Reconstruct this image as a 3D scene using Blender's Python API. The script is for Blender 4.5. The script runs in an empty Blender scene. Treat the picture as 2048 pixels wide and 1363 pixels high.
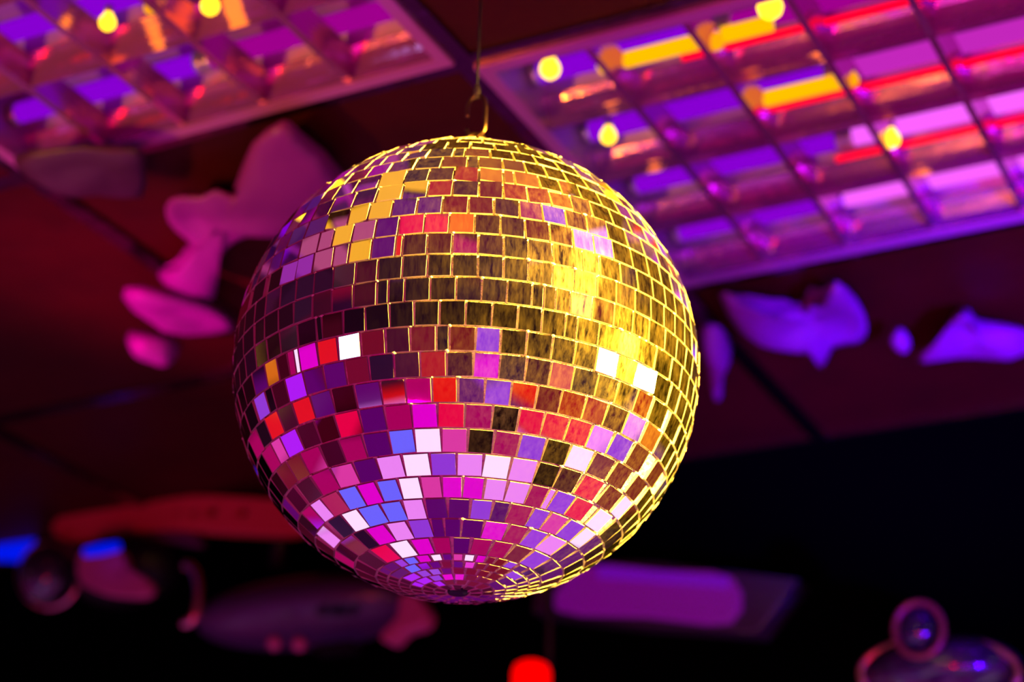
import bpy, bmesh, math, random
from mathutils import Vector, Matrix, noise
random.seed(7)
S = bpy.context.scene
COL = S.collection
W, H = 2048, 1363

# ---------------------------------------------------------------- camera calibration
F = 3805.92
CX, CY = 1024.0, 681.5
a_ = Vector((3167 - CX, 2490 - CY, F)).normalized()
b_ = Vector((-7026 - CX, 2211 - CY, F)).normalized()
u_ = a_.cross(b_).normalized()
if u_.y > 0: u_ = -u_
b_ = (b_ - b_.dot(a_) * a_).normalized()
AX = (-b_, a_, u_)                       # world X, Y, Z in camera frame (x right, y down, z forward)
HC = 1.13                                # camera to ceiling
CAM = Vector((0, 0, 1.62))
ZC = CAM.z + HC                          # ceiling height

def ray(px, py):
    r = Vector((px - CX, py - CY, F))
    return Vector((r.dot(AX[0]), r.dot(AX[1]), r.dot(AX[2]))).normalized()
def on_z(px, py, z):
    r = ray(px, py); return CAM + r * ((z - CAM.z) / r.z)
def on_y(px, py, y):
    r = ray(px, py); return CAM + r * ((y - CAM.y) / r.y)
def at(px, py, d):
    return CAM + ray(px, py) * d
def proj(p):
    v = p - CAM
    c = AX[0] * v.x + AX[1] * v.y + AX[2] * v.z
    return CX + F * c.x / c.z, CY + F * c.y / c.z

cam_d = bpy.data.cameras.new('camera'); cam = bpy.data.objects.new('camera', cam_d); COL.objects.link(cam)
right = Vector((AX[0].x, AX[1].x, AX[2].x)); down = Vector((AX[0].y, AX[1].y, AX[2].y)); fwd = Vector((AX[0].z, AX[1].z, AX[2].z))
m = Matrix((( right.x, -down.x, -fwd.x), (right.y, -down.y, -fwd.y), (right.z, -down.z, -fwd.z))).to_4x4()
m.translation = CAM; cam.matrix_world = m
cam_d.sensor_width = 36; cam_d.lens = F * 36 / 2048
S.camera = cam

R = 0.19
BD = R / 0.12156
BC = CAM + ray(933, 740) * BD
cam_d.dof.use_dof = True; cam_d.dof.focus_distance = BD - 0.82 * R; cam_d.dof.aperture_fstop = 3.6
cam_d.dof.aperture_blades = 0

# ---------------------------------------------------------------- materials
def new_mat(name):
    mt = bpy.data.materials.new(name); mt.use_nodes = True
    nt = mt.node_tree; nt.nodes.clear()
    out = nt.nodes.new('ShaderNodeOutputMaterial')
    return mt, nt, out
def pbr(name, col, rough=0.5, metal=0.0, bump=0.0, scale=30, var=0.0, emit=None, es=0.0, coat=0.0, spec=0.5):
    mt, nt, out = new_mat(name)
    b = nt.nodes.new('ShaderNodeBsdfPrincipled'); nt.links.new(b.outputs[0], out.inputs[0])
    b.inputs['Base Color'].default_value = (*col, 1); b.inputs['Roughness'].default_value = rough
    b.inputs['Metallic'].default_value = metal; b.inputs['Specular IOR Level'].default_value = spec; b.inputs['Coat Weight'].default_value = coat
    tc = nt.nodes.new('ShaderNodeTexCoord'); n = nt.nodes.new('ShaderNodeTexNoise')
    n.inputs['Scale'].default_value = scale; n.inputs['Detail'].default_value = 4
    nt.links.new(tc.outputs['Object'], n.inputs['Vector'])
    if var:
        mx = nt.nodes.new('ShaderNodeMix'); mx.data_type = 'RGBA'
        mx.inputs[6].default_value = (*[c * (1 - var) for c in col], 1); mx.inputs[7].default_value = (*[min(1, c * (1 + var)) for c in col], 1)
        nt.links.new(n.outputs[0], mx.inputs[0]); nt.links.new(mx.outputs[2], b.inputs['Base Color'])
    if bump:
        bp = nt.nodes.new('ShaderNodeBump'); bp.inputs['Strength'].default_value = bump; bp.inputs['Distance'].default_value = 0.01
        nt.links.new(n.outputs[0], bp.inputs['Height']); nt.links.new(bp.outputs[0], b.inputs['Normal'])
    if emit:
        b.inputs['Emission Color'].default_value = (*emit, 1); b.inputs['Emission Strength'].default_value = es
    return mt
def glow(name, col, s=1.0):
    mt, nt, out = new_mat(name)
    e = nt.nodes.new('ShaderNodeEmission'); e.inputs[0].default_value = (*col, 1); e.inputs[1].default_value = s
    nt.links.new(e.outputs[0], out.inputs[0]); return mt

# ---------------------------------------------------------------- object helpers
def obj(name, bm, mats, parent=None, smooth=False, label=None):
    me = bpy.data.meshes.new(name); bm.normal_update(); bm.to_mesh(me); bm.free()
    if not isinstance(mats, (list, tuple)): mats = [mats]
    for mt in mats: me.materials.append(mt)
    if smooth:
        for p in me.polygons: p.use_smooth = True
    o = bpy.data.objects.new(name, me); COL.objects.link(o)
    if parent:
        o.parent = parent
        o.matrix_parent_inverse = Matrix.Translation(-parent.location) if parent.type == 'EMPTY' else Matrix.Identity(4)
    if label: o['label'] = label
    return o
def tag(o, label, cat, group=None):
    o['label'] = label; o['category'] = cat
    if group: o['group'] = group
    return o
def thing(name, label, cat, loc, group=None):
    o = bpy.data.objects.new(name, None); COL.objects.link(o); o.location = loc
    o.empty_display_size = 0.05
    return tag(o, label, cat, group)
def struct(name, bm, mats, smooth=False):
    o = obj(name, bm, mats, None, smooth); o['kind'] = 'structure'; return o
def box(bm, lo, hi, mi=0, M=None):
    vs = [bm.verts.new(Vector((x, y, z)) if M is None else M @ Vector((x, y, z))) for x in (lo[0], hi[0]) for y in (lo[1], hi[1]) for z in (lo[2], hi[2])]
    for q in ((0, 1, 3, 2), (4, 6, 7, 5), (0, 4, 5, 1), (2, 3, 7, 6), (0, 2, 6, 4), (1, 5, 7, 3)):
        f = bm.faces.new([vs[i] for i in q]); f.material_index = mi
    return vs
def tube(bm, pts, r, seg=12, mi=0, cap=True, closed=False):
    pts = [Vector(p) for p in pts]; n = len(pts); rings = []
    rr = r if isinstance(r, (list, tuple)) else [r] * n
    t0 = (pts[1] - pts[0]).normalized()
    ref = Vector((0, 0, 1)) if abs(t0.z) < 0.9 else Vector((1, 0, 0))
    nrm = (ref - ref.dot(t0) * t0).normalized()
    for i in range(n):
        if closed: t = (pts[(i + 1) % n] - pts[i - 1]).normalized()
        else: t = (pts[min(i + 1, n - 1)] - pts[max(i - 1, 0)]).normalized()
        nrm = (nrm - nrm.dot(t) * t).normalized(); bn = t.cross(nrm)
        rings.append([bm.verts.new(pts[i] + (nrm * math.cos(2 * math.pi * k / seg) + bn * math.sin(2 * math.pi * k / seg)) * rr[i]) for k in range(seg)])
    for i in range(n if closed else n - 1):
        A, B = rings[i], rings[(i + 1) % n]
        for k in range(seg):
            f = bm.faces.new((A[k], A[(k + 1) % seg], B[(k + 1) % seg], B[k])); f.material_index = mi; f.smooth = True
    if cap and not closed:
        bm.faces.new(rings[0][::-1]).material_index = mi; bm.faces.new(rings[-1]).material_index = mi
def lathe(bm, prof, M, seg=32, mi=0):
    """prof: (radius, height) from bottom to top; axis = local z of M"""
    rings = []
    for r_, z_ in prof:
        if r_ < 1e-6: rings.append([bm.verts.new(M @ Vector((0, 0, z_)))])
        else: rings.append([bm.verts.new(M @ Vector((r_ * math.cos(2 * math.pi * k / seg), r_ * math.sin(2 * math.pi * k / seg), z_))) for k in range(seg)])
    for A, B in zip(rings, rings[1:]):
        for k in range(seg):
            k2 = (k + 1) % seg
            if len(A) == 1 and len(B) == 1: continue
            if len(A) == 1: f = bm.faces.new((A[0], B[k2], B[k]))
            elif len(B) == 1: f = bm.faces.new((A[k], A[k2], B[0]))
            else: f = bm.faces.new((A[k], A[k2], B[k2], B[k]))
            f.material_index = mi; f.smooth = True
def frame_to(direction, loc):
    z = Vector(direction).normalized(); x = (Vector((0, 0, 1)).cross(z)); x = x.normalized() if x.length > 1e-4 else Vector((1, 0, 0))
    y = z.cross(x); M = Matrix((x, y, z)).transposed().to_4x4(); M.translation = loc; return M

# ================================================================= THE ROOM (dimensions)
X0, X1 = -5.2, 3.4
Y0, Y1 = -2.6, 2.72
PS = 0.42                                  # size of an added glow panel
PC = 0.14                                  # size of an added ceiling glow panel
# palette of the added, unseen glow panels that colour the mirror tiles
PAL = {
 'k': (0.004, 0.000, 0.001), 'd': (0.045, 0.000, 0.004), 'D': (0.16, 0.000, 0.004), 'r': (0.42, 0.002, 0.004),
 'R': (0.80, 0.004, 0.006), 'X': (0.85, 0.000, 0.06), 'm': (0.40, 0.000, 0.10), 'M': (0.80, 0.000, 0.62),
 'q': (0.75, 0.04, 0.38), 'p': (0.90, 0.24, 0.95), 'w': (1.10, 0.78, 1.15), 'v': (0.30, 0.04, 0.70),
 'V': (0.45, 0.01, 0.95), 'b': (0.16, 0.13, 1.05), 'u': (0.10, 0.000, 0.13), 'o': (0.70, 0.14, 0.005),
 'C': (0.62, 0.05, 0.07), 'y': (0.95, 0.70, 0.01),
 'P': (0.42, 0.06, 0.17), 'U': (0.28, 0.02, 0.34), 'Y': (0.95, 0.42, 0.01)}
# ================================================================= THE BALL
DL = 5.62
# colours seen in the rows: (row number, 0 = equator), edges in px and the colour that starts there
ROWS = {
 7: "740 U 770 V 812 p 858 k 908 k 930 D 980 d 1026 k 1070",
 6: "700 U 740 D 780 P 833 k 884 D 935 k 957 m 1005 d 1050 u 1090 k 1130",
 5: "645 Y 675 u 714 P 760 Y 811 k 858 k 908.5 o 958 o 1007 o 1029 C 1078 k 1120 o 1158 D 1198 D 1232 C 1262 o 1290",
 4: "605 U 630 U 665 P 710 Y 754 Y 806 b 856 r 906 d 958 u 1006 r 1055 d 1100 C 1143 o 1182 C 1222 o 1258 o 1290 P 1315",
 3: "555 U 580 Y 614 P 655 P 697 Y 739 o 784 u 834.6 u 885 D 937 d 988 d 1039 m 1085 v 1131 D 1174 v 1214 y 1252 C 1285 r 1315 C 1338",
 2: "520 Y 540 U 565 P 601 P 637 P 666.6 Y 706 P 751 u 798 m 848.6 X 898 o 949.6 k 1000 d 1050.5 D 1098.8 D 1145.7 p 1188 v 1225.5 r 1263 C 1295 o 1320 r 1342",
 1: "500 U 538.6 P 563 P 592.6 U 626.7 P 666.6 P 698 Y 743 u 790.7 R 805 d 854.5 d 905 m 956.6 d 1007.5 k 1056.4 d 1105.8 k 1152.8 R 1165.7 k 1199.7 r 1240.8 C 1274.8 C 1305 C 1330 P 1350",
 0: "490 v 510 d 531.6 d 561 k 592.6 k 628.5 k 666.6 d 711 d 755.8 k 805 k 854.5 k 904.5 k 955.4 k 1007 k 1056.4 k 1105.8 k 1150 k 1195 k 1232.6 r 1270 k 1302 o 1328 k 1350",
 -1: "486 d 510 u 529 o 557 k 587.5 k 624.8 k 663.8 k 706.5 d 753.4 k 777 k 808.7 k 860.4 k 912 k 963.7 k 1014 k 1064 k 1088 k 1112 k 1141.5 v 1185.6 y 1228 r 1265.5 o 1298 k 1330 k 1353",
 -2: "492 k 512 d 535 k 561 k 596 k 633 k 644 d 686.5 k 731 k 779 k 828 k 879 k 931.5 k 984 k 1035 k 1084 k 1131 k 1154 k 1197 k 1239 k 1276 k 1310 k 1342",
 -3: "490 k 508 u 533 o 556 d 577 m 590 w 598.5 M 636 R 676 c 722 D 771 d 820.5 D 873 k 898.6 D 951 v 1001 k 1053.6 k 1103.5 k 1150 k 1192.6 W 1236 k 1272.5 W 1307.7 k 1338",
 -4: "495 k 514 v 535 c 548 d 575 V 610 u 649 u 692.4 D 739 k 788.8 d 840.5 r 893 d 947 M 999 k 1051.6 d 1100 C 1145.7 k 1192.6 k 1233.7 k 1271 r 1300 W 1331 k 1355",
 -5: "507 R 520 W 537 R 562 d 591 R 625.5 u 666.6 d 712 u 763 R 812 m 864 R 915.5 u 969.5 v 1021 R 1072.8 D 1120 r 1168 r 1211 d 1250 p 1285 o 1315 r 1345",
 -6: "535 m 552 q 569 V 601 d 636 d 675 X 722 u 772 m 824 M 875.6 X 929.6 m 984 k 1036.4 X 1084.6 X 1133 X 1178 p 1220 v 1258 D 1290 D 1320",
 -7: "545 u 565 D 585 D 610 m 648 d 685 m 730 u 780.6 b 830 w 882.6 q 935.5 k 987 m 1037.5 v 1088 k 1135 w 1180 D 1222 r 1255 D 1285 D 1310",
 -8: "562 u 585 k 605 d 634 m 671 q 713.5 u 758 p 807.6 w 861.5 v 913 p 966 w 1019 p 1071.6 k 1113 d 1155 X 1200 D 1235 v 1265 d 1290",
 -9: "590 k 620 m 635 p 655 m 688 b 723 M 760 b 800.5 w 842.8 q 884 M 925 q 968 p 1012 p 1055 m 1090 p 1103 v 1140 X 1175 w 1215 p 1245 D 1268",
 -10: "610 V 630 q 650 p 672 k 697 w 728 b 769 b 810 p 851 u 895.6 u 940 v 983.6 u 1015 m 1058.7 v 1090 q 1125 v 1155 w 1195 X 1215 v 1240",
 -11: "660 m 680 d 700 D 722 k 745 M 782 p 821.6 v 864 u 888.5 m 922.6 u 965 M 1010.6 m 1049 v 1083 p 1117 u 1148 w 1180 V 1210",
 -12: "690 k 712 D 735 d 757 X 790 w 828 M 866 m 904 u 941 m 980 m 1018 D 1052 v 1084 b 1113 p 1140 q 1165",
 -13: "730 D 752 k 775 u 795 v 812 b 835 M 862 w 885 u 905 q 927 w 950 M 972 D 990 u 1010 v 1030 u 1050 w 1075 m 1095 u 1115 V 1140",
 -14: "760 V 790 u 815 b 838 V 860 u 882 D 905 m 928 M 950 D 972 D 995 d 1015 v 1038 u 1060 m 1080 V 1105 V 1130",
 -15: "790 V 815 v 838 b 860 v 882 u 905 D 930 D 955 D 978 m 1000 u 1022 u 1045 V 1070 v 1090",
 -16: "810 M 840 V 862 v 885 M 908 v 930 u 955 D 978 u 1000 u 1025 v 1050 V 1075",
}
RSTART = -15
hvec = (CAM - BC); hvec.z = 0; hvec.normalize(); evec = Vector((0, 0, 1)).cross(hvec)
if evec.dot(right) < 0: evec = -evec
def sph(lat, az):
    la, z_ = math.radians(lat), math.radians(az)
    return Vector((0, 0, 1)) * math.sin(la) + (hvec * math.cos(z_) + evec * math.sin(z_)) * math.cos(la)
def x_to_az(lat, px):
    best = None
    prev = None
    for i in range(-440, 441):
        az = i * 0.25; n = sph(lat, az); p = BC + n * R
        if n.dot(CAM - p) < 0: prev = None; continue
        x = proj(p)[0]
        if prev and prev[1] <= px <= x and x > prev[1]:
            return prev[0] + (px - prev[1]) / (x - prev[1]) * (az - prev[0])
        prev = (az, x)
    return None
TILE = math.radians(DL) * R
tiles = []       # (lat, az0, az1, letter)
rows_ = [(k, k * DL, 1.0) for k in range(-12, 13)]
for j in range(7):
    for sg in (-1, 1): rows_.append((sg * (13 + j), sg * (12.5 * DL + (j + .5) * DL / 2), 0.5))
for k, lat, hs in rows_:
    full = 2 * math.degrees(0.5 * hs * TILE / (R * math.cos(math.radians(lat))))
    edges = []
    if k in ROWS:
        tok = ROWS[k].split(); xs = [float(t) for t in tok[0::2]]; cs = tok[1::2] + ['.']
        for x, c in zip(xs, cs):
            z_ = x_to_az(lat, x)
            if z_ is not None: edges.append((z_, c))
    if not edges: edges = [(-60 + random.uniform(0, full), '.')]
    for (z0, c), (z1, _) in zip(edges, edges[1:]): tiles.append((k, lat, z0, z1, c))
    z0, z1 = edges[-1][0], edges[0][0] + 360
    n = max(1, int((z1 - z0) / full + 0.5))
    for i in range(n): tiles.append((k, lat, z0 + (z1 - z0) * i / n, z0 + (z1 - z0) * (i + 1) / n, '.'))

# lamps that the mirrors and the glue catch (a real stage lamp stands at each of these)
def view_dir(x, y, z):         # x right, y up, z toward camera, as seen at the ball
    zc = (CAM - BC).normalized(); xr = right - right.dot(zc) * zc; xr.normalize(); yu = zc.cross(xr)
    return (xr * x + yu * y + zc * z).normalized()
def mirror_dir(px, py):
    nx, ny = (px - 933) / 466, -(py - 740) / 466; nz = math.sqrt(max(0, 1 - nx * nx - ny * ny))
    n = view_dir(nx, ny, nz); p = BC + n * R; v = (CAM - p).normalized()
    return p, (2 * n.dot(v) * n - v).normalized()
p_, r_ = mirror_dir(1215, 705); LAMP_Y = p_ + r_ * 1.75
LAMP_Y2 = BC + view_dir(0.68, 0.62, 0.39) * 1.0
p_, r_ = mirror_dir(698, 690); LAMP_C = p_ + r_ * 2.1

def room_hit(p, d):
    best = (1e9, None)
    for ax, lo, hi in ((0, X0, X1), (1, Y0, Y1), (2, 0.0, ZC)):
        if abs(d[ax]) < 1e-9: continue
        t = ((hi if d[ax] > 0 else lo) - p[ax]) / d[ax]
        if t < best[0]: best = (t, (ax, d[ax] > 0))
    q = p + d * best[0]; ax, pos = best[1]
    i, j = [x for x in (0, 1, 2) if x != ax]
    ps = PC if (ax, pos) == (2, True) else PS
    key = (ax, pos, math.floor(q[i] / ps), math.floor(q[j] / ps))
    fi, fj = (q[i] / ps) % 1, (q[j] / ps) % 1
    return key, min(fi, 1 - fi, fj, 1 - fj)
def ok_key(key):               # added glow panels: floor, walls, and part of the ceiling out of view
    if key[:2] == (2, True): return -14 <= key[2] < 8 and -6 <= key[3] and key[3] < (9 if key[2] >= -6 else 6)
    if key[:2] == (1, True): return (key[3] + 1) * PS < 2.2
    return True
votes = {}  # wanted tile colours, mapped back onto the added panels they mirror
for k, lat, z0, z1, c in tiles:
    if c in '.cW': continue
    n = sph(lat, (z0 + z1) / 2); p = BC + n * R; v = (CAM - p).normalized()
    if n.dot(v) < 0.1: continue
    key, _ = room_hit(p, 2 * n.dot(v) * n - v)
    if ok_key(key): votes.setdefault(key, []).append(c)


PANEL = {}
rnd = random.Random(3)
for key, vs in votes.items(): PANEL[key] = max(sorted(set(vs)), key=lambda c: (vs.count(c), rnd.random()))
def panel(key):
    if key in PANEL: return PANEL[key]
    ax = key[0]
    h_ = rnd.random()
    if key[:2] == (2, True): c = rnd.choice('kkdkDudk')
    elif key[:2] == (1, True): c = rnd.choice('uvuduVubkmpw' if key[3] < 3 else 'ududkum')
    elif ax == 2: c = rnd.choice('upmvkMqdVmpu')
    elif key[3] * PS > 1.9: c = rnd.choice('kkkd')
    else: c = rnd.choice('kkddudDmk')
    PANEL[key] = c; return c
for ax, pos in ((2, False), (0, False), (0, True), (1, False), (1, True), (2, True)):
    i, j = [x for x in (0, 1, 2) if x != ax]
    lim = ((X0, X1), (Y0, Y1), (0, ZC))
    ps = PC if (ax, pos) == (2, True) else PS
    for A in range(math.floor(lim[i][0] / ps), math.ceil(lim[i][1] / ps)):
        for B in range(math.floor(lim[j][0] / ps), math.ceil(lim[j][1] / ps)): panel((ax, pos, A, B))

def best_tilt(n, want):
    """small mounting tilt of one mirror so that it catches the lamp or panel of the wanted colour"""
    p = BC + n * R; v = (CAM - p).normalized()
    t1 = n.orthogonal().normalized(); t2 = n.cross(t1)
    if want in 'cW':
        L = LAMP_Y if want == 'W' and n.dot(right) > 0 else LAMP_C
        hv = ((L - p).normalized() + v).normalized()
        return hv if hv.angle(n) < math.radians(14) else n
    best = None
    lim_ = 8 if n.z < 0 else 11
    cands = [(0, 0)] + [(r * 0.7, math.radians(a)) for r in range(1, lim_) for a in range(0, 360, 30)]
    W_ = PAL[want]
    for r, a in cands:
        nn = (n + t1 * math.tan(math.radians(r)) * math.cos(a) + t2 * math.tan(math.radians(r)) * math.sin(a)).normalized()
        rd = 2 * nn.dot(v) * nn - v
        if min(rd.angle(LAMP_Y - p), rd.angle(LAMP_Y2 - p)) < math.radians(4): continue
        key, marg = room_hit(p, 2 * nn.dot(v) * nn - v)
        P_ = PAL[PANEL[key]] if ok_key(key) and key in PANEL else (0.03, 0.0, 0.02)
        err = sum((x ** 0.45 - y ** 0.45) ** 2 for x, y in zip(P_, W_)) + 0.02 * r + (0.25 if marg < 0.1 else 0)
        if best is None or err < best[0]: best = (err, nn)
    return best[1] if best else n

def mirror_mat():
    mt, nt, out = new_mat('dusty_mirror_glass')
    N, L = nt.nodes.new, nt.links.new
    tc = N('ShaderNodeTexCoord')
    g = N('ShaderNodeBsdfGlossy'); g.inputs['Color'].default_value = (0.93, 0.93, 0.94, 1); g.inputs['Roughness'].default_value = 0.015
    df = N('ShaderNodeBsdfDiffuse'); df.inputs['Color'].default_value = (0.40, 0.33, 0.14, 1)
    hz = N('ShaderNodeBsdfGlossy'); hz.inputs['Color'].default_value = (0.55, 0.48, 0.28, 1); hz.inputs['Roughness'].default_value = 0.33
    mp = N('ShaderNodeMapping'); mp.inputs['Scale'].default_value = (260, 260, 60); L(tc.outputs['Object'], mp.inputs['Vector'])
    n1 = N('ShaderNodeTexNoise'); n1.inputs['Scale'].default_value = 1.0; n1.inputs['Detail'].default_value = 5; n1.inputs['Roughness'].default_value = 0.7; L(mp.outputs[0], n1.inputs['Vector'])
    n2 = N('ShaderNodeTexNoise'); n2.inputs['Scale'].default_value = 26; n2.inputs['Detail'].default_value = 3; L(tc.outputs['Object'], n2.inputs['Vector'])
    mr = N('ShaderNodeMapRange'); mr.inputs['From Min'].default_value = 0.35; mr.inputs['From Max'].default_value = 0.75; mr.inputs['To Min'].default_value = 0.001; mr.inputs['To Max'].default_value = 0.030
    L(n1.outputs[0], mr.inputs['Value'])
    mr2 = N('ShaderNodeMapRange'); mr2.inputs['From Min'].default_value = 0.35; mr2.inputs['From Max'].default_value = 0.68; mr2.inputs['To Min'].default_value = 0.35; mr2.inputs['To Max'].default_value = 1.3
    L(n2.outputs[0], mr2.inputs['Value'])
    ml = N('ShaderNodeMath'); ml.operation = 'MULTIPLY'; L(mr.outputs[0], ml.inputs[0]); L(mr2.outputs[0], ml.inputs[1])
    m1 = N('ShaderNodeMixShader'); m1.inputs[0].default_value = 0.62; L(df.outputs[0], m1.inputs[1]); L(hz.outputs[0], m1.inputs[2])
    m2 = N('ShaderNodeMixShader'); L(ml.outputs[0], m2.inputs[0]); L(g.outputs[0], m2.inputs[1]); L(m1.outputs[0], m2.inputs[2])
    L(m2.outputs[0], out.inputs[0]); return mt
M_MIRROR = mirror_mat()
M_EDGE = pbr('cut_glass_edge', (0.28, 0.27, 0.20), 0.35)
M_GLUE = pbr('dried_white_glue', (0.34, 0.31, 0.22), 0.5, bump=0.6, scale=180, var=0.12)
M_BLACK = pbr('black_plastic', (0.004, 0.004, 0.005), 0.5, spec=.2)
M_STEEL = pbr('worn_steel', (0.10, 0.06, 0.04), 0.32, 1.0)

ball = thing('disco_ball', 'large mirror-tiled disco ball hanging from a hook on a thin cord', 'disco ball', BC)
bm = bmesh.new()
for k, lat, z0, z1, c in tiles:
    zc = (z0 + z1) / 2; n0 = sph(lat, zc); p0 = BC + n0 * R
    n = n0
    vis = n0.dot((CAM - p0).normalized())
    if c != '.' and vis > 0.05: n = best_tilt(n0, c)
    else:
        t1 = n0.orthogonal().normalized(); t2 = n0.cross(t1); s_ = 0.022
        n = (n0 + t1 * random.gauss(0, s_) + t2 * random.gauss(0, s_)).normalized()
    tu = (Vector((0, 0, 1)) - n0.z * n0).normalized() if abs(n0.z) < 0.999 else hvec
    te = n0.cross(tu); tu2 = (tu - tu.dot(n) * n).normalized(); te2 = n.cross(tu2)
    hw = 0.5 * math.radians(z1 - z0) * R * math.cos(math.radians(lat)) - random.uniform(0.0007, 0.0011)
    hw = min(hw, TILE * 0.56)
    if hw < 0.0008: continue
    hh = 0.5 * (TILE if abs(k) < 13 else TILE / 2) - random.uniform(0.0006, 0.0010)
    rot = random.gauss(0, 0.012); ca, sa = math.cos(rot), math.sin(rot)
    zdir = 0.0
    top = []; bot = []
    # squares on the sphere narrow toward the pole
    s_up = math.cos(math.radians(min(89, lat + (DL if abs(k) < 13 else DL / 2) / 2))) / max(0.02, math.cos(math.radians(lat)))
    s_dn = math.cos(math.radians(max(-89, lat - (DL if abs(k) < 13 else DL / 2) / 2))) / max(0.02, math.cos(math.radians(lat)))
    s_up = min(1, s_up); s_dn = min(1, s_dn)
    if abs(k) < 12: s_up = 1 - (1 - s_up) * 0.25; s_dn = 1 - (1 - s_dn) * 0.25
    for sx, sy in ((-1, -1), (1, -1), (1, 1), (-1, 1)):
        wx = hw * (s_up if sy > 0 else s_dn) if abs(k) < 19 else hw * max(0.1, (s_up if sy > 0 else s_dn))
        x, y = sx * wx + random.gauss(0, .00010), sy * hh + random.gauss(0, .00010); x, y = x * ca - y * sa, x * sa + y * ca
        top.append(bm.verts.new(n0 * (R - 0.0001) + te2 * x + tu2 * y))
        bot.append(bm.verts.new(n0 * (R - 0.0034) + te * x + tu * y))
    # winding so that the mirror faces outward
    f = bm.faces.new(top); f.material_index = 0
    f.normal_update()
    if f.normal.dot(n0) < 0: f.normal_flip()
    for i in range(4):
        g = bm.faces.new((top[i], bot[i], bot[(i + 1) % 4], top[(i + 1) % 4])); g.material_index = 1
bmesh.ops.transform(bm, matrix=Matrix.Translation(BC), verts=bm.verts)
mt_o = obj('mirror_tiles', bm, [M_MIRROR, M_EDGE], ball)

bm = bmesh.new()
bmesh.ops.create_uvsphere(bm, u_segments=192, v_segments=128, radius=R - 0.0018)
for v in bm.verts:
    v.co *= 1 + 0.0022 * noise.noise(v.co * 90)
for k, lat, z0, z1, c in tiles:           # squeezed-out glue lumps at the corners of some mirrors
    if abs(k) < 12 and random.random() < 0.30:
        n0 = sph(lat + DL / 2, z0); sc = random.uniform(0.0006, 0.0014)
        Mx = frame_to(n0, n0 * (R - 0.0004)) @ Matrix.Diagonal((sc * random.uniform(1, 2.4), sc * random.uniform(0.8, 1.3), sc, 1))
        bmesh.ops.create_icosphere(bm, subdivisions=1, radius=1, matrix=Mx)
bmesh.ops.transform(bm, matrix=Matrix.Translation(BC), verts=bm.verts)
obj('glue_bed', bm, M_GLUE, ball, True)
bm = bmesh.new(); lathe(bm, [(0, -R - .0005), (0.0075, -R - .0005), (0.0085, -R + 0.001), (0.0085, -R + 0.004), (0, -R + .004)], Matrix.Translation(BC), 28)
obj('bottom_plug', bm, M_BLACK, ball, label='small black plug at the bottom of the ball')
bm = bmesh.new(); lathe(bm, [(0.030, R - .003), (0.030, R + .001), (0.026, R + 0.003), (0.008, R + 0.004), (0.007, R + 0.012), (0, R + .012)], Matrix.Translation(BC), 36)
obj('hanger_cap', bm, M_STEEL, ball)
ringc = BC + Vector((0, 0, R + 0.022))
bm = bmesh.new(); tube(bm, [ringc + evec * math.cos(t) * 0.010 + Vector((0, 0, 1)) * math.sin(t) * 0.012 for t in [2 * math.pi * i / 28 for i in range(28)]], 0.0022, 10, closed=True)
obj('hanger_ring', bm, M_STEEL, ball)

# ---- what carries the ball: hook link and cord up to the ceiling
Zv = Vector((0, 0, 1))
hook0 = ringc + Zv * 0.010
wire = thing('hanging_cord', 'thin dark cord with steel hook carrying the disco ball', 'cord', hook0)
bm = bmesh.new()
zt = 0.048
pts = []
hd = (evec * 0.9 + hvec * 0.35).normalized()
for i in range(9):       # open hook: lower bow
    t = math.pi + math.pi * i / 8; pts.append(hook0 + hd * (0.0085 * math.cos(t)) + Zv * (0.009 + 0.009 * math.sin(t)))
pts += [hook0 + hd * 0.0085 + Zv * (0.009 + 0.005 * i) for i in range(1, 5)]
for i in range(1, 8):
    t = math.pi * i / 8; pts.append(hook0 + hd * (0.0085 * math.cos(t)) + Zv * (0.031 + 0.011 * math.sin(t)))
pts += [hook0 - hd * 0.0085 + Zv * (0.029 - 0.004 * i) for i in range(0, 3)]
tube(bm, pts, 0.0019, 10)
obj('hook', bm, M_STEEL, wire, label='worn steel snap hook')
bm = bmesh.new(); tube(bm, [hook0 + Zv * 0.040, hook0 + Zv * 0.046, hook0 + Zv * 0.052], [0.0026, 0.0036, 0.0022], 10)
obj('knot', bm, pbr('dark_cord', (0.03, 0.02, 0.02), 0.8), wire)
bm = bmesh.new(); tube(bm, [hook0 + Zv * 0.048, Vector((hook0.x, hook0.y, ZC - 0.002))], 0.0013, 8)
obj('cord', bm, M_BLACK, wire)
bm = bmesh.new(); lathe(bm, [(0, -0.012), (0.006, -0.012), (0.012, -0.006), (0.016, 0), (0, 0)], Matrix.Translation(Vector((hook0.x, hook0.y, ZC))), 20)
obj('ceiling_eye', bm, M_STEEL, wire)

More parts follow.
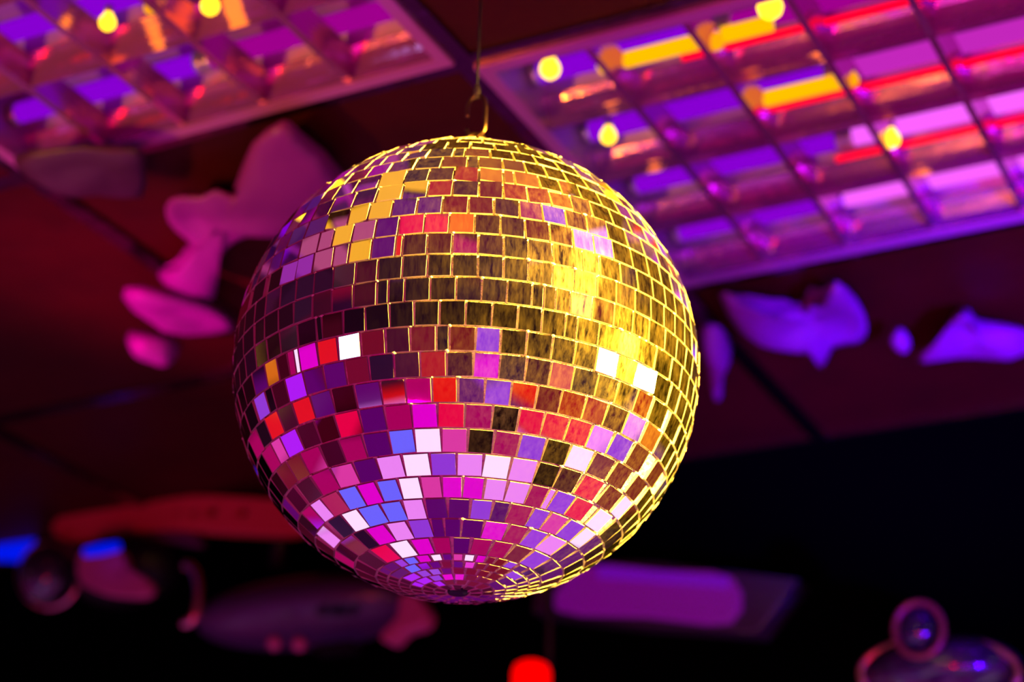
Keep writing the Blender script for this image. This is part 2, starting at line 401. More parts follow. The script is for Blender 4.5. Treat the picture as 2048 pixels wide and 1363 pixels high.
# ================================================================= ROOM SHELL
PALM = list(PAL)
M_PAL = [pbr('added_glow_panel_' + c, (0.03, 0.03, 0.03), 0.3, emit=PAL[c], es=1.0) for c in PALM]  # invented glowing panels, there to colour the mirror tiles
M_SEAM = pbr('black_panel_seam', (0.0006, 0.0006, 0.0008), 0.8, spec=0.0)
def panel_face(name, ax, pos):
    bm = bmesh.new(); i, j = [x for x in (0, 1, 2) if x != ax]
    lim = ((X0, X1), (Y0, Y1), (0, ZC)); base = lim[ax][1 if pos else 0]; s = 1 if pos else -1
    def P(a, b, o=0.0):
        v = [0, 0, 0]; v[ax] = base + s * o; v[i] = a; v[j] = b; return Vector(v)
    # backing slab with real thickness
    lo = P(lim[i][0], lim[j][0], 0.0); hi = P(lim[i][1], lim[j][1], 0.12)
    l2 = Vector([min(a, b) for a, b in zip(lo, hi)]); h2 = Vector([max(a, b) for a, b in zip(lo, hi)])
    box(bm, l2, h2, len(PALM))
    for A in range(math.floor(lim[i][0] / PS), math.ceil(lim[i][1] / PS)):
        for B in range(math.floor(lim[j][0] / PS), math.ceil(lim[j][1] / PS)):
            a0, a1 = max(A * PS + .006, lim[i][0]), min((A + 1) * PS - .006, lim[i][1]); b0, b1 = max(B * PS + .006, lim[j][0]), min((B + 1) * PS - .006, lim[j][1])
            if a1 - a0 < 0.02 or b1 - b0 < 0.02: continue
            c = PANEL[(ax, pos, A, B)]
            if not ok_key((ax, pos, A, B)): continue
            f = bm.faces.new([bm.verts.new(P(x, y, -0.004)) for x, y in ((a0, b0), (a1, b0), (a1, b1), (a0, b1))])
            f.material_index = PALM.index(c)
            f.normal_update()
            inward = Vector((0, 0, 0)); inward[ax] = -s
            if f.normal.dot(inward) < 0: f.normal_flip()
    return struct(name, bm, M_PAL + [M_SEAM])
def ceiling_panels(bm, first):
    for A in range(-14, 8):
        for B in range(-6, 9):
            if not ok_key((2, True, A, B)): continue
            a0, a1, b0, b1 = A * PC + .003, (A + 1) * PC - .003, B * PC + .003, (B + 1) * PC - .003
            vs = box(bm, (a0, b0, ZC - .008), (a1, b1, ZC - .003))
            for f in set(f for v in vs for f in v.link_faces): f.material_index = first + PALM.index(PANEL[(2, True, A, B)])
panel_face('floor', 2, False)
panel_face('wall_left', 0, False)
panel_face('wall_right', 0, True)
panel_face('wall_back', 1, False)
M_WALL = pbr('near_black_painted_wall', (0.012, 0.008, 0.016), 0.6, bump=0.2, scale=12)
panel_face('wall_front', 1, True)


# ceiling grid, 600 mm modules
GX, GY, MOD = -0.7615 * HC, 1.342 * HC, 0.600
M_TILE = pbr('dark_red_brown_ceiling_tile', (0.032, 0.003, 0.001), 0.55, spec=.15, bump=0.35, scale=14, var=0.35)
M_TBAR = pbr('polished_grid_bar', (0.26, 0.14, 0.18), 0.22, 1.0, bump=0.3, scale=25)
FIXC = [(0, 0), (-1, -1)]
def cell(cx, cy): return GX + cx * MOD, GX + (cx + 1) * MOD, GY + cy * MOD, GY + (cy + 1) * MOD
bm = bmesh.new()
for cx in range(-8, 8):
    for cy in range(-8, 3):
        x0, x1, y0, y1 = cell(cx, cy)
        x0, x1, y0, y1 = max(x0, X0), min(x1, X1), max(y0, Y0), min(y1, Y1)
        if x1 - x0 < .02 or y1 - y0 < .02: continue
        z0_ = ZC + 0.20 if (cx, cy) in FIXC else ZC + 0.004
        box(bm, (x0 + .003, y0 + .003, z0_), (x1 - .003, y1 - .003, z0_ + 0.015))
box(bm, (X0, Y0, ZC + 0.22), (X1, Y1 + .12, ZC + 0.34))
ceiling_panels(bm, 1)
struct('ceiling', bm, [M_TILE] + M_PAL)
ti = 1
for n in range(-7, 8):
    x = GX + n * MOD
    if X0 < x < X1:
        bm = bmesh.new(); box(bm, (x - .012, Y0, ZC - .002), (x + .012, Y1, ZC + .003)); box(bm, (x - .0025, Y0, ZC + .003), (x + .0025, Y1, ZC + .035))
        struct('trim_%d' % ti, bm, M_TBAR); ti += 1
for n in range(-7, 3):
    y = GY + n * MOD
    if Y0 < y < Y1:
        bm = bmesh.new(); box(bm, (X0, y - .012, ZC - .001), (X1, y + .012, ZC + .0035)); box(bm, (X0, y - .0025, ZC + .0035), (X1, y + .0025, ZC + .035))
        struct('trim_%d' % ti, bm, M_TBAR); ti += 1

# ================================================================= LOUVRED LIGHTS
M_LOUV = pbr('mirror_polished_louvre', (0.60, 0.20, 0.52), 0.11, 0.76, bump=0.05, scale=60)
M_HOUS = pbr('enamel_reflector', (0.34, 0.18, 0.40), 0.3, 0.4)
M_RIM = pbr('satin_metal_rim', (0.55, 0.20, 0.50), 0.3, 0.4)
M_TUBE = glow('pink_violet_tube', (0.80, 0.10, 0.85), 1.25)
M_TUBEV = glow('violet_tube', (0.32, 0.0, 0.85), .75)
M_TUBES = [None, M_TUBE, glow('dim_magenta_tube', (0.34, 0.0, 0.26), 1.0), glow('magenta_tube', (0.55, 0.02, 0.50), 1.0)]
M_AMB_REFL = glow('amber_reflection_band', (1.0, 0.42, 0.0), 1.3)  # added glow where the tube would mirror the yellow lamp
M_RED_REFL = glow('red_reflection_band', (1.0, 0.0, 0.02), 1.5)  # added red glow in place of a reflection beneath the tube
M_CAP = pbr('lamp_end_cap', (0.5, 0.5, 0.5), 0.35, 0.8)
M_GLINT = glow('warm_yellow_glint', (1.0, 0.50, 0.012), 3.6)  # glow standing in for the yellow lamp mirrored in the blades
M_GLINT_D = glow('dim_amber_glint', (1.0, 0.36, 0.002), 1.2)
def louvre_light(name, label, x0, x1, y0, y1, ncol, tubes=(2, 3, 1, 1), reds=(0, 0, 0, 0), ambers=((0, 0),) * 4, split=(.42, .56, .50, .40)):
    zb = ZC - 0.002; zt = ZC + 0.032; ztop = ZC + 0.082
    t = thing(name, label, 'ceiling light', Vector(((x0 + x1) / 2, (y0 + y1) / 2, ZC)), 'louvred ceiling lights')
    bm = bmesh.new()       # housing: a folded reflector trough behind each tube
    nrow = 4; ph = (y1 - y0) / nrow
    prof = []
    for r in range(nrow):
        yb = y0 + r * ph
        prof += [(yb + 0.004, zt + 0.002), (yb + 0.026, ztop - 0.012), (yb + ph * .5, ztop), (yb + ph - 0.026, ztop - 0.012), (yb + ph - 0.004, zt + 0.002)]
    for (ya, za), (yb, zb2) in zip(prof, prof[1:]):
        vs = [bm.verts.new(p) for p in ((x0, ya, za), (x1, ya, za), (x1, yb, zb2), (x0, yb, zb2))]; bm.faces.new(vs)
        vs = [bm.verts.new(p) for p in ((x0, ya, za + .002), (x1, ya, za + .002), (x1, yb, zb2 + .002), (x0, yb, zb2 + .002))]; bm.faces.new(vs[::-1])
    for lo, hi in (((x0 - .003, y0 - .003, ZC), (x0, y1 + .003, ztop + .01)), ((x1, y0 - .003, ZC), (x1 + .003, y1 + .003, ztop + .01)),
                   ((x0, y0 - .003, ZC), (x1, y0, ztop + .01)), ((x0, y1, ZC), (x1, y1 + .003, ztop + .01)), ((x0, y0, ztop + .006), (x1, y1, ztop + .01))): box(bm, lo, hi)
    obj('housing', bm, M_HOUS, t)
    bm = bmesh.new()
    w = 0.013; zr0, zr1 = ZC - .006, ZC - .0015
    for lo, hi in (((x0 - w, y0 - w, zr0), (x0 + .002, y1 + w, zr1)), ((x1 - .002, y0 - w, zr0), (x1 + w, y1 + w, zr1)), ((x0 + .002, y0 - w, zr0), (x1 - .002, y0 + .002, zr1)), ((x0 + .002, y1 - .002, zr0), (x1 - .002, y1 + w, zr1))): box(bm, lo, hi)
    obj('rim', bm, M_RIM, t)
    bm = bmesh.new()       # parabolic wedge blades, narrow at the bottom
    def wedge(p0, p1, side, wb, wt, z0, z1, steps=5):
        secs = []
        for i in range(steps + 1):
            f = i / steps; ww = wb + (wt - wb) * f ** 1.7; z_ = z0 + (z1 - z0) * f; secs.append((ww, z_))
        outl = [(-w_, z_) for w_, z_ in secs][::-1] + [(w_, z_) for w_, z_ in secs]
        A = [bm.verts.new(p0 + side * s + Vector((0, 0, z_))) for s, z_ in outl]; B = [bm.verts.new(p1 + side * s + Vector((0, 0, z_))) for s, z_ in outl]
        n = len(outl)
        for i in range(n): bm.faces.new((A[i], A[(i + 1) % n], B[(i + 1) % n], B[i]))
        bm.faces.new(A[::-1]); bm.faces.new(B)
    for r in range(nrow + 1):
        y = y0 + r * ph
        wedge(Vector((x0, y, 0)), Vector((x1, y, 0)), Vector((0, 1, 0)), .0012, .017, zb, zt)
    pc = (x1 - x0) / ncol
    for c in range(1, ncol):
        x = x0 + c * pc
        for r in range(nrow):
            ya, yb = y0 + r * ph + .003, y0 + (r + 1) * ph - .003
            wedge(Vector((x, ya, 0)), Vector((x, yb, 0)), Vector((1, 0, 0)), .0042, .0110, zb + .0005, zt - .001)
    obj('louvre', bm, M_LOUV, t)
    for r in range(nrow):
        y = y0 + (r + .70) * ph
        xm = x0 + (x1 - x0) * split[r]  # one tube drawn as two, its uneven brightness put into the glow colours
        for q0, q1, mt_ in ((x0 + .0005, xm - .0005, M_TUBEV if tubes[r] else M_HOUS), (xm + .0005, x1 - .0005, M_TUBES[tubes[r]] or M_HOUS)):
            bm = bmesh.new(); tube(bm, [Vector((q0 + .01, y, ZC + .047)), Vector((q1 - .01, y, ZC + .047))], .012, 16)
            tb = obj('fluorescent_tube', bm, mt_, t)
            for xa, xb in ((q0, q0 + .010), (q1 - .010, q1)):
                bm = bmesh.new(); tube(bm, [Vector((xa, y, ZC + .047)), Vector((xb, y, ZC + .047))], .0135, 16)
                obj('end_cap', bm, M_CAP, tb)
        if reds[r]:
            bm = bmesh.new(); tube(bm, [Vector((x0 + .012 + (x1 - x0) * reds[r], y + .010, ZC + .027)), Vector((x1 - .012, y + .010, ZC + .027))], .004, 8)
            obj('reflection_strip', bm, M_RED_REFL, t, label='thin red glow strip added as a reflection')
        fa, fb = ambers[r]
        if fb > fa:
            bm = bmesh.new(); tube(bm, [Vector((x0 + (x1 - x0) * fa, y - .010, ZC + .029)), Vector((x0 + (x1 - x0) * fb, y - .010, ZC + .029))], .009, 10)
            obj('reflection_strip', bm, M_AMB_REFL, t, label='amber glow strip added as a reflection')
    return t, ph, pc
def opening(cx, cy, m=.021):
    x0, x1, y0, y1 = cell(cx, cy); return x0 + m, x1 - m, y0 + m, y1 - m
x0, x1, y0, y1 = opening(0, 0)
fr, phR, pcR = louvre_light('louvre_ceiling_light', 'louvred ceiling light glowing violet and pink, right of the ball cord', x0, x1, y0, y1, 5, reds=(.30, .35, .45, 0), ambers=((.16, .52), (.40, .60), (0, 0), (0, 0)))
RX0, RY0, RX1, RY1 = x0, y0, x1, y1
x0, x1, y0, y1 = opening(-1, -1)
fl, phL, pcL = louvre_light('louvre_ceiling_light', 'louvred ceiling light with amber glints, left of the ball cord', x0, x1, y0, y1, 5, tubes=(2, 2, 2, 2), split=(.45, .35, .6, .5))
# small glowing beads, added as the yellow lamp's glints in the louvre blades
def add_glint(px, py, z, r, mt, label, grp='lamp glints added inside the ceiling lights'):
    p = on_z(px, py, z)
    t = thing('lamp_glint', label, 'glint bead', p, grp)
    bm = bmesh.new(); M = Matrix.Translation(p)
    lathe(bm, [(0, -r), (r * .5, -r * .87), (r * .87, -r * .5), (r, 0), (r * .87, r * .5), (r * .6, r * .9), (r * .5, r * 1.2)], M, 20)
    obj('glint_body', bm, mt, t)
    bm = bmesh.new(); lathe(bm, [(r * .5, r * 1.2), (r * .55, r * 1.2), (r * .55, r * 2.2), (0, r * 2.2)], M, 16); obj('glint_stem', bm, M_CAP, t)
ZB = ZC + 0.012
add_glint(1100, 138, ZB, .0115, M_GLINT, 'bright yellow glint bead in the louvre cell nearest the cord')
add_glint(1540, 14, ZB, .0135, M_GLINT, 'brightest yellow glint bead, at the top edge of the right light')
add_glint(1217, 272, ZB, .0095, M_GLINT, 'yellow glint bead in the second louvre row, above the ball')
add_glint(1782, 278, ZB, .0105, M_GLINT, 'yellow glint bead in the third louvre row, right light')
add_glint(1432, 85, ZB, .009, M_GLINT_D, 'amber glint bead left of the brightest one')
add_glint(1705, 160, ZB, .0075, M_GLINT_D, 'amber glint bead below and right of the brightest one')
add_glint(215, 45, ZB, .009, M_GLINT, 'yellow glint bead high in the left light')
add_glint(182, 90, ZB, .007, M_GLINT_D, 'amber glint bead on the louvre crossing, left light')
add_glint(300, 16, ZB, .007, M_GLINT_D, 'amber glint bead halfway between two yellow ones, left light')
add_glint(420, 12, ZB, .010, M_GLINT, 'bright yellow glint bead at the top edge of the left light')

# ================================================================= STAGE LAMPS (outside the picture; the ball mirrors them)
def par_can(name, label, P, target, r, col, s):
    d = (target - P).normalized(); M = frame_to(d, P)
    t = thing(name, label, 'stage light', P)
    bm = bmesh.new(); lathe(bm, [(0, -.22), (r * .55, -.22), (r * .8, -.16), (r * 1.15, -.02), (r * 1.2, .03), (r * 1.1, .03), (r * 1.05, -.003)], M, 32); obj('can', bm, M_BLACK, t)
    bm = bmesh.new(); lathe(bm, [(r, 0), (r * .6, .006), (0, .009)], M, 32); obj('lens', bm, glow('lamp_' + name, col, s), t)
    up = Vector((0, 0, 1)); bm = bmesh.new(); zc_ = ZC - 0.005
    back = P - d * .12
    tube(bm, [back, Vector((back.x, back.y, zc_))], .008, 8); obj('hanger', bm, M_BLACK, t)
    return P + d * .02
def beam(name, loc, target, col, power, size, angle):
    d = bpy.data.lights.new(name, 'SPOT'); d.color = col; d.energy = power; d.shadow_soft_size = size; d.spot_size = math.radians(angle); d.spot_blend = .3
    o = bpy.data.objects.new(name, d); COL.objects.link(o); o.location = loc; o.rotation_euler = (Vector(target) - Vector(loc)).to_track_quat('-Z', 'Y').to_euler()
LY = par_can('yellow_spot_lamp', 'yellow stage lamp hanging right of the ball', LAMP_Y, BC, .052, (1.0, 0.60, 0.06), 30)
LY2 = par_can('amber_spot_lamp', 'amber stage lamp hanging up and right of the ball', LAMP_Y2, BC, .030, (1.0, 0.60, 0.04), 20)
beam('yellow_spot_beam', LY, BC, (1.0, 0.55, 0.040), 9500, .045, 15)
beam('amber_spot_beam', LY2, BC, (1.0, 0.50, 0.05), 2900, .02, 26)
par_can('cool_white_spot_lamp', 'cool white stage lamp hanging left of the ball', LAMP_C, BC, .060, (0.62, 0.9, 1.15), 3.0)

def spot(name, loc, target, col, power, size=.08, angle=50, blend=.6):
    d = bpy.data.lights.new(name, 'SPOT'); d.color = col; d.energy = power; d.shadow_soft_size = size; d.spot_size = math.radians(angle); d.spot_blend = blend
    o = bpy.data.objects.new(name, d); COL.objects.link(o); o.location = loc
    o.rotation_euler = (Vector(target) - Vector(loc)).to_track_quat('-Z', 'Y').to_euler(); return o
# unseen washes added low in the room to tint and brighten the ceiling
spot('added_magenta_wash', (-3.0, -.6, .5), at(385, 560, 2.6), (1.0, 0.0, 0.36), 1700, .1, 10, 1.0)
spot('added_amber_wash', (-2.4, -.9, .6), at(330, 110, 2.15), (1.0, 0.38, 0.0), 340, .1, 13, .8)
spot('added_pink_wash', (-.6, -1.4, .4), at(1600, 330, 2.3), (1.0, 0.0, 0.45), 100, .1, 20, .8)
spot('added_blue_wash', (1.8, .2, .6), at(1750, 680, 3.0), (0.09, 0.0, 1.0), 3800, .1, 13, .9)
spot('added_red_wash', (0.3, -1.2, .4), at(900, 250, 2.4), (1.0, 0.0, 0.0), 150, .1, 34)
spot('added_violet_wash', (0.9, -.4, .3), at(1650, 300, 2.3), (0.5, 0.0, 1.0), 110, .1, 26)

wd = bpy.data.worlds.new('World'); S.world = wd; wd.use_nodes = True
wd.node_tree.nodes['Background'].inputs[0].default_value = (0.01, 0.0, 0.012, 1); wd.node_tree.nodes['Background'].inputs[1].default_value = 0.2

# ================================================================= BACKGROUND
def plate(name, outline, holes, P, thick, mt, parent=None, bevel=0.0, label=None):
    """outline and holes are lists of 2-D points; P maps (u, v) on the plate to the world through a frame matrix"""
    cu = bpy.data.curves.new(name, 'CURVE'); cu.dimensions = '2D'; cu.fill_mode = 'BOTH'; cu.extrude = thick / 2; cu.bevel_depth = bevel; cu.bevel_resolution = 2
    for pts in [outline] + holes:
        sp = cu.splines.new('POLY'); sp.points.add(len(pts) - 1)
        for q, p in zip(sp.points, pts): q.co = (p[0], p[1], 0, 1)
        sp.use_cyclic_u = True
    co = bpy.data.objects.new('tmp', cu); COL.objects.link(co)
    bpy.context.view_layer.update()
    me = bpy.data.meshes.new_from_object(co.evaluated_get(bpy.context.evaluated_depsgraph_get()))
    bpy.data.objects.remove(co)
    bm = bmesh.new(); bm.from_mesh(me); bpy.data.meshes.remove(me)
    bmesh.ops.transform(bm, matrix=P, verts=bm.verts)
    return obj(name, bm, mt, parent, label=label)
def smooth_poly(pts, n=6):
    out = []; m_ = len(pts)
    for i in range(m_):
        p0, p1, p2, p3 = [Vector(pts[(i + k) % m_]) for k in (-1, 0, 1, 2)]
        for j in range(n):
            t = j / n
            out.append(tuple(0.5 * ((2 * p1) + (-p0 + p2) * t + (2 * p0 - 5 * p1 + 4 * p2 - p3) * t * t + (-p0 + 3 * p1 - 3 * p2 + p3) * t ** 3)))
    return out
M_REFL = pbr('magenta_reflection', (0.20, 0.015, 0.21), 0.5, 0.0, bump=0.6, scale=9)  # colour of sheets standing in for reflections in the glossy ceiling
def reflection_patch(name, label, cat, px, z, thick=0.014, grp=None, mt=None):
    """crumpled sheet added as a ceiling reflection, hung flat under the ceiling: outline on the plane at height z, cushioned and creased"""
    w = [on_z(x, y, z) for x, y in smooth_poly(px, 2)]
    c = sum(w, Vector()) / len(w)
    bm = bmesh.new(); nr = 7; top = []; bot = []
    for s_, store in ((1, top), (-1, bot)):
        for r in range(nr):
            f = 1 - r / nr
            ring = []
            for p in w:
                q = c + (p - c) * f
                h = thick * (1 - f ** 3) * s_ + (0.035 * noise.noise(q * 8) + 0.012 * noise.noise(q * 25)) * (1 - f ** 4)
                ring.append(bm.verts.new((q.x, q.y, z + h)) if not (s_ == -1 and r == 0) else None)
            store.append(ring)
    bot[0] = top[0]
    n = len(w)
    for store, fl_ in ((top, 0), (bot, 1)):
        for r in range(nr - 1):
            for i in range(n):
                q = [store[r][i], store[r][(i + 1) % n], store[r + 1][(i + 1) % n], store[r + 1][i]]
                bm.faces.new(q if fl_ else q[::-1])
        bm.faces.new(store[-1] if not fl_ else store[-1][::-1])
    bmesh.ops.recalc_face_normals(bm, faces=bm.faces)
    return tag(obj(name, bm, mt or M_REFL, None, True), label, cat, grp)
G1 = 'sheets added as reflections under the ceiling'
ZD = ZC - 0.04
M_REFL_DIM = pbr('dim_plum_reflection', (0.06, 0.012, 0.05), 0.5, 0.0, bump=0.6, scale=9)  # darker copy of the sheet colour for the dimmer reflection
reflection_patch('ceiling_reflection', 'dim plum reflection sheet just under the left louvred light', 'reflection_patch', [(30, 330), (60, 300), (270, 292), (290, 330), (284, 395), (200, 385), (90, 372)], ZD, grp=G1, mt=M_REFL_DIM)
reflection_patch('ceiling_reflection', 'large magenta reflection sheet left of the ball', 'reflection_patch', [(492, 330), (505, 285), (565, 240), (600, 262), (690, 350), (650, 440), (560, 462), (490, 475), (450, 500), (430, 545), (424, 602), (330, 570), (318, 540), (345, 528), (388, 530), (392, 498), (350, 460), (332, 430), (340, 398), (400, 396), (430, 380), (484, 392)], ZD, grp=G1)
reflection_patch('ceiling_reflection', 'narrow plum reflection sheet left of the ball, beneath the large magenta one', 'reflection_patch', [(250, 575), (330, 580), (420, 615), (470, 660), (380, 665), (265, 620)], ZD, grp=G1)
reflection_patch('ceiling_reflection', 'small bright rose reflection sheet, lowest one left of the ball', 'reflection_patch', [(258, 662), (330, 665), (362, 685), (350, 702), (265, 694)], ZD, grp=G1)
reflection_patch('ceiling_reflection', 'violet blue reflection sheet nearest to the ball on the right', 'reflection_patch', [(1402, 655), (1440, 650), (1465, 695), (1448, 725), (1444, 790), (1426, 792), (1412, 725)], ZD, grp=G1)
reflection_patch('ceiling_reflection', 'long blue reflection sheet with a hanging point, right of the ball', 'reflection_patch', [(1438, 590), (1466, 588), (1475, 615), (1560, 632), (1650, 636), (1668, 600), (1672, 560), (1715, 600), (1735, 655), (1715, 688), (1665, 695), (1645, 738), (1620, 705), (1540, 690), (1480, 665)], ZD, grp=G1)
reflection_patch('ceiling_reflection', 'tiny blue reflection sheet between two larger blue ones', 'reflection_patch', [(1780, 680), (1795, 668), (1815, 672), (1822, 688), (1805, 700), (1785, 695)], ZD, grp=G1)
reflection_patch('ceiling_reflection', 'blue reflection sheet with a raised bump at the right edge of the picture', 'reflection_patch', [(1830, 722), (1865, 690), (1900, 650), (1925, 634), (1950, 652), (1965, 672), (2060, 668), (2070, 700), (1990, 712), (1910, 715)], ZD, grp=G1)

# effect light with a curved, drilled bracket under the ceiling at the front wall
YW = 2.55
def wp(px, py, y=YW): return on_y(px, py, y)
c0 = wp(500, 1160)
fx = thing('effect_light', 'large domed effect light on a curved drilled bracket, lower left of the ball', 'stage light', c0)
def frame_y(px, py, y=YW):
    """plate plane facing the room; u to the right, v up"""
    o_ = wp(px, py, y); M = Matrix(((1, 0, 0, o_.x), (0, 0, -1, o_.y), (0, 1, 0, o_.z), (0, 0, 0, 1))); return M, o_
def uv(px, py, o_, y=YW):
    p = wp(px, py, y); return (p.x - o_.x, p.z - o_.z)
M_BRK = pbr('coral_enamel_bracket', (0.60, 0.06, 0.07), 0.5, 0.0)
M, o_ = frame_y(350, 1035)
out = smooth_poly([uv(x, y, o_) for x, y in [(116, 1055), (150, 1032), (260, 1010), (380, 998), (480, 1000), (600, 1016), (600, 1066), (480, 1066), (380, 1060), (280, 1062), (190, 1076), (135, 1078)]], 5)
hol = []
for x, y, r in ((362, 1025, 9), (395, 1027, 11), (430, 1024, 15), (492, 1025, 14), (140, 1060, 8)):
    hol.append([uv(x + r * math.cos(t), y + r * math.sin(t), o_) for t in [2 * math.pi * i / 16 for i in range(16)]])
plate('mounting_bracket', out, hol, M, .022, M_BRK, fx, .003, 'coral curved bracket with drilled holes')
M, o_ = frame_y(330, 1080)
plate('lower_brace', smooth_poly([uv(x, y, o_) for x, y in [(240, 1082), (300, 1068), (380, 1070), (400, 1090), (320, 1082), (300, 1120), (285, 1160), (262, 1120)]], 5), [], M, .018, pbr('plum_metal', (0.10, 0.02, 0.09), 0.4), fx, .002)
def ellipsoid(name, px, py, rx, ry, rz, mt, parent, y=YW, label=None, seg=40):
    p = wp(px, py, y); k = (p - CAM).length / F
    bm = bmesh.new(); bmesh.ops.create_uvsphere(bm, u_segments=seg, v_segments=24, radius=1, matrix=Matrix.Translation(p) @ Matrix.Diagonal((rx * k, rz * k, ry * k, 1)))
    return obj(name, bm, mt, parent, True, label), p, k
M_VBODY = pbr('violet_grey_shell', (0.05, 0.02, 0.08), 0.4, 0.0, coat=.15)
body, pb, kb = ellipsoid('housing', 615, 1225, 255, 66, 120, M_VBODY, fx, label='smooth violet grey shell')
ellipsoid('joint_housing', 250, 1140, 120, 72, 80, M_BLACK, fx)
dome, _, _ = ellipsoid('lens_dome', 98, 1150, 58, 62, 60, pbr('smoked_dome', (0.02, 0.015, 0.03), 0.08, coat=1.0), fx, YW - .03, 'smoked round lens dome')
def ring_px(name, px, py, rx, ry, tk, mt, parent, a0=0, a1=360, y=YW, label=None):
    n = 40; pts = []
    full = a1 - a0 >= 360
    for i in range(n if full else n + 1):
        t = math.radians(a0 + (a1 - a0) * i / n); pts.append(wp(px + rx * math.cos(t), py - ry * math.sin(t), y))
    k = (pts[0] - CAM).length / F; bm = bmesh.new(); tube(bm, pts, tk * k, 10, closed=full)
    return obj(name, bm, mt, parent, label=label)
M_CHR = pbr('chrome_trim', (0.8, 0.35, 0.40), 0.3, 1.0)
ring_px('dome_rim', 98, 1150, 60, 64, 5, M_CHR, dome, 0, 360, YW - .04)
ring_px('lens_ring', 372, 1188, 26, 58, 9, M_CHR, fx, -100, 95, YW - .05, 'chrome ring catching orange light')
M_ROSE = pbr('rose_casting', (0.45, 0.10, 0.22), 0.5)
M, o_ = frame_y(235, 1140, YW - .10)
plate('hinge_plate', smooth_poly([uv(x, y, o_, YW - .10) for x, y in [(170, 1110), (215, 1092), (245, 1105), (262, 1140), (300, 1165), (292, 1190), (240, 1190), (200, 1182), (168, 1160)]], 5), [[uv(250 + 8 * math.cos(t), 1148 + 7 * math.sin(t), o_, YW - .10) for t in [2 * math.pi * i / 14 for i in range(14)]]], M, .02, M_ROSE, fx, .002, 'rose hinge plate')
M, o_ = frame_y(820, 1230, YW - .06)
plate('side_clamp', smooth_poly([uv(x, y, o_, YW - .06) for x, y in [(815, 1200), (835, 1195), (858, 1225), (850, 1250), (815, 1262), (790, 1285), (775, 1275), (806, 1240)]], 5), [], M, .03, M_ROSE, fx, .003)
for x, y in ((552, 1284), (602, 1286)):
    p = wp(x, y, YW - .10); bm = bmesh.new(); lathe(bm, [(0, 0), (.011, 0), (.012, .006), (.008, .014), (0, .015)], frame_to((0, -1, -.4), p), 18); obj('knob', bm, M_ROSE, body, label='rose control knob')
p = wp(665, 1293, YW - .10); bm = bmesh.new(); box(bm, (p.x - .035, p.y - .005, p.z - .006), (p.x + .035, p.y + .03, p.z + .006)); obj('vent_slot', bm, M_BLACK, body)
# dark lettering on the shell, too blurred in the photograph to read: six heavy letter shapes
x_ = 632
for gl in ('C', 'I', 'H', 'B', 'I', 'O'):
    cu = bpy.data.curves.new('glyph', 'FONT'); cu.body = gl; cu.size = 24 * kb; cu.extrude = .002; cu.offset = 0.0008
    co = bpy.data.objects.new('tmp', cu); COL.objects.link(co); bpy.context.view_layer.update()
    me = bpy.data.meshes.new_from_object(co.evaluated_get(bpy.context.evaluated_depsgraph_get())); bpy.data.objects.remove(co)
    bm = bmesh.new(); bm.from_mesh(me)
    p = wp(x_, 1229, YW - 118 * kb); M = Matrix(((1, 0, 0, p.x), (0, .35, -1, p.y), (0, 1, .35, p.z), (0, 0, 0, 1))); bmesh.ops.transform(bm, matrix=M, verts=bm.verts)
    obj('letter', bm, M_BLACK, body); x_ += 10 if gl == 'I' else 15
p = wp(560, 1080, YW + .03); bm = bmesh.new(); tube(bm, [Vector((p.x, p.y, p.z - .05)), Vector((p.x, p.y, ZC))], .014, 12); obj('hanger_rod', bm, M_BLACK, fx)

# blue glowing tube behind it, seen in two stretches
pA, pB = wp(-60, 1092, 2.64), wp(245, 1102, 2.64)
nb = thing('blue_tube_light', 'blue glowing tube behind the smoked lens dome, left edge', 'light tube', (pA + pB) / 2)
bm = bmesh.new(); tube(bm, [pA, wp(86, 1097, 2.64)], .026, 18); obj('glowing_tube', bm, glow('blue_glow', (0.0, 0.008, 0.85), 1.0), nb)
bm = bmesh.new(); tube(bm, [wp(86, 1097, 2.64), wp(100, 1097, 2.64)], .028, 18); obj('end_cap', bm, M_BLACK, nb)
bm = bmesh.new(); pts = [wp(172, 1104, 2.40), wp(205, 1098, 2.40), wp(236, 1092, 2.40)]; tube(bm, pts, [.008, .010, .008], 12)
obj('indicator_bar', bm, bpy.data.materials['blue_glow'], fx, label='short glowing blue bar')
p = wp(40, 1094, 2.64); bm = bmesh.new(); tube(bm, [p, Vector((p.x, p.y, ZC + .002))], .008, 10); obj('ceiling_bracket', bm, M_BLACK, nb)
p = wp(40, 1094, 2.64); bm = bmesh.new(); tube(bm, [p, Vector((p.x, Y1 + .002, p.z))], .008, 10); obj('wall_bracket', bm, M_BLACK, nb)

# violet lit box light on the front wall
M, o_ = frame_y(1350, 1195, 2.66)
wl = thing('wall_light', 'long violet-lit wall light below and right of the ball', 'wall light', o_)
q = [uv(x, y, o_, 2.66) for x, y in [(1095, 1128), (1330, 1138), (1600, 1172), (1525, 1268), (1300, 1252), (1085, 1228)]]
plate('casing', q, [], M, .05, pbr('dark_violet_casing', (0.02, 0.008, 0.03), .5), wl, .004)
M, o_ = frame_y(1350, 1195, 2.625)
q = smooth_poly([uv(x, y, o_, 2.625) for x, y in [(1180, 1140), (1330, 1148), (1462, 1160), (1458, 1240), (1290, 1228), (1120, 1215)]], 3)
plate('diffuser', q, [], M, .02, pbr('violet_diffuser', (0.06, 0.03, 0.08), .5, emit=(0.13, 0.0, 0.17), es=.8), wl, .004, 'softly glowing violet diffuser')
M, o_ = frame_y(1350, 1150, 2.61)
plate('lamp_strip', [uv(x, y, o_, 2.61) for x, y in [(1200, 1136), (1455, 1157), (1455, 1172), (1200, 1152)]], [], M, .012, pbr('violet_strip', (0.06, 0.03, 0.08), .5, emit=(0.16, 0.0, 0.5), es=.6), wl, .002)

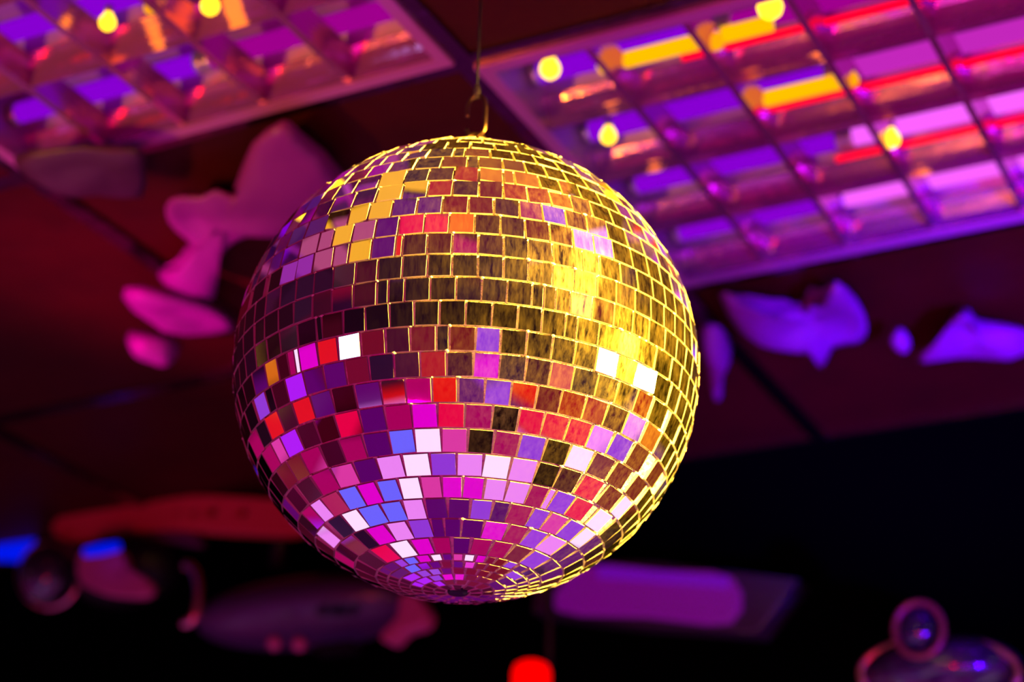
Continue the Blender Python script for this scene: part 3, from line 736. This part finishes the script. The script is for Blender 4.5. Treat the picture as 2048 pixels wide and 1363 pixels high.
# red lamp
p = wp(1063, 1352, 2.5); k = (p - CAM).length / F
rl = thing('red_signal_lamp', 'glowing red lamp at the bottom edge, beneath the ball', 'lamp', p)
bm = bmesh.new(); lathe(bm, [(0, 30 * k), (20 * k, 29 * k), (33 * k, 22 * k), (38 * k, 8 * k), (38 * k, -30 * k), (0, -30 * k)][::-1], Matrix.Translation(p), 28); obj('red_lens', bm, glow('red_glow', (1.0, 0.0, 0.0), 1.3), rl)
bm = bmesh.new(); lathe(bm, [(0, -60 * k), (44 * k, -60 * k), (44 * k, -30 * k), (0, -30 * k)], Matrix.Translation(p), 28); obj('base', bm, M_BLACK, rl)
bm = bmesh.new(); tube(bm, [p + Vector((0, 0.02, -50 * k)), Vector((p.x, Y1 + .002, p.z - 50 * k))], .010, 10); obj('wall_arm', bm, M_BLACK, rl)
bm = bmesh.new(); tube(bm, [p + Vector((0, 0.06, -50 * k)), Vector((p.x, p.y + .06, ZC + .002))], .006, 10); obj('ceiling_rod', bm, M_BLACK, rl)

# domed scanner at the lower right
sc_c = wp(1880, 1320)
sc = thing('scanner_light', 'dark domed scanner light with a round lens in the lower right corner', 'stage light', sc_c)
ellipsoid('base_shell', 1880, 1345, 160, 70, 110, pbr('black_gloss_shell', (0.02, 0.015, 0.03), .22, coat=.8), sc)
lens, _, _ = ellipsoid('lens', 1838, 1258, 44, 48, 44, pbr('dark_lens', (0.01, 0.01, 0.02), .05, coat=1.0), sc, YW - .06)
ring_px('lens_ring', 1838, 1258, 48, 54, 7, pbr('red_brown_ring', (0.25, 0.06, 0.05), .35, .5), lens, 0, 360, YW - .08)
ring_px('shell_rim', 1880, 1345, 158, 70, 8, M_CHR, sc, -20, 200, YW - .04)
p = wp(1880, 1300, YW + .02); bm = bmesh.new(); tube(bm, [p, Vector((p.x, Y1 + .002, p.z))], .02, 12); obj('wall_arm', bm, M_BLACK, sc)

S.view_settings.view_transform = 'Standard'; S.view_settings.look = 'None'; S.view_settings.gamma = 1; S.view_settings.exposure = 0
S.view_settings.use_curve_mapping = False
S.cycles.max_bounces = 10; S.cycles.glossy_bounces = 6; S.cycles.caustics_reflective = False; S.cycles.caustics_refractive = False
S.cycles.sample_clamp_indirect = 6
S.cycles.use_denoising = True
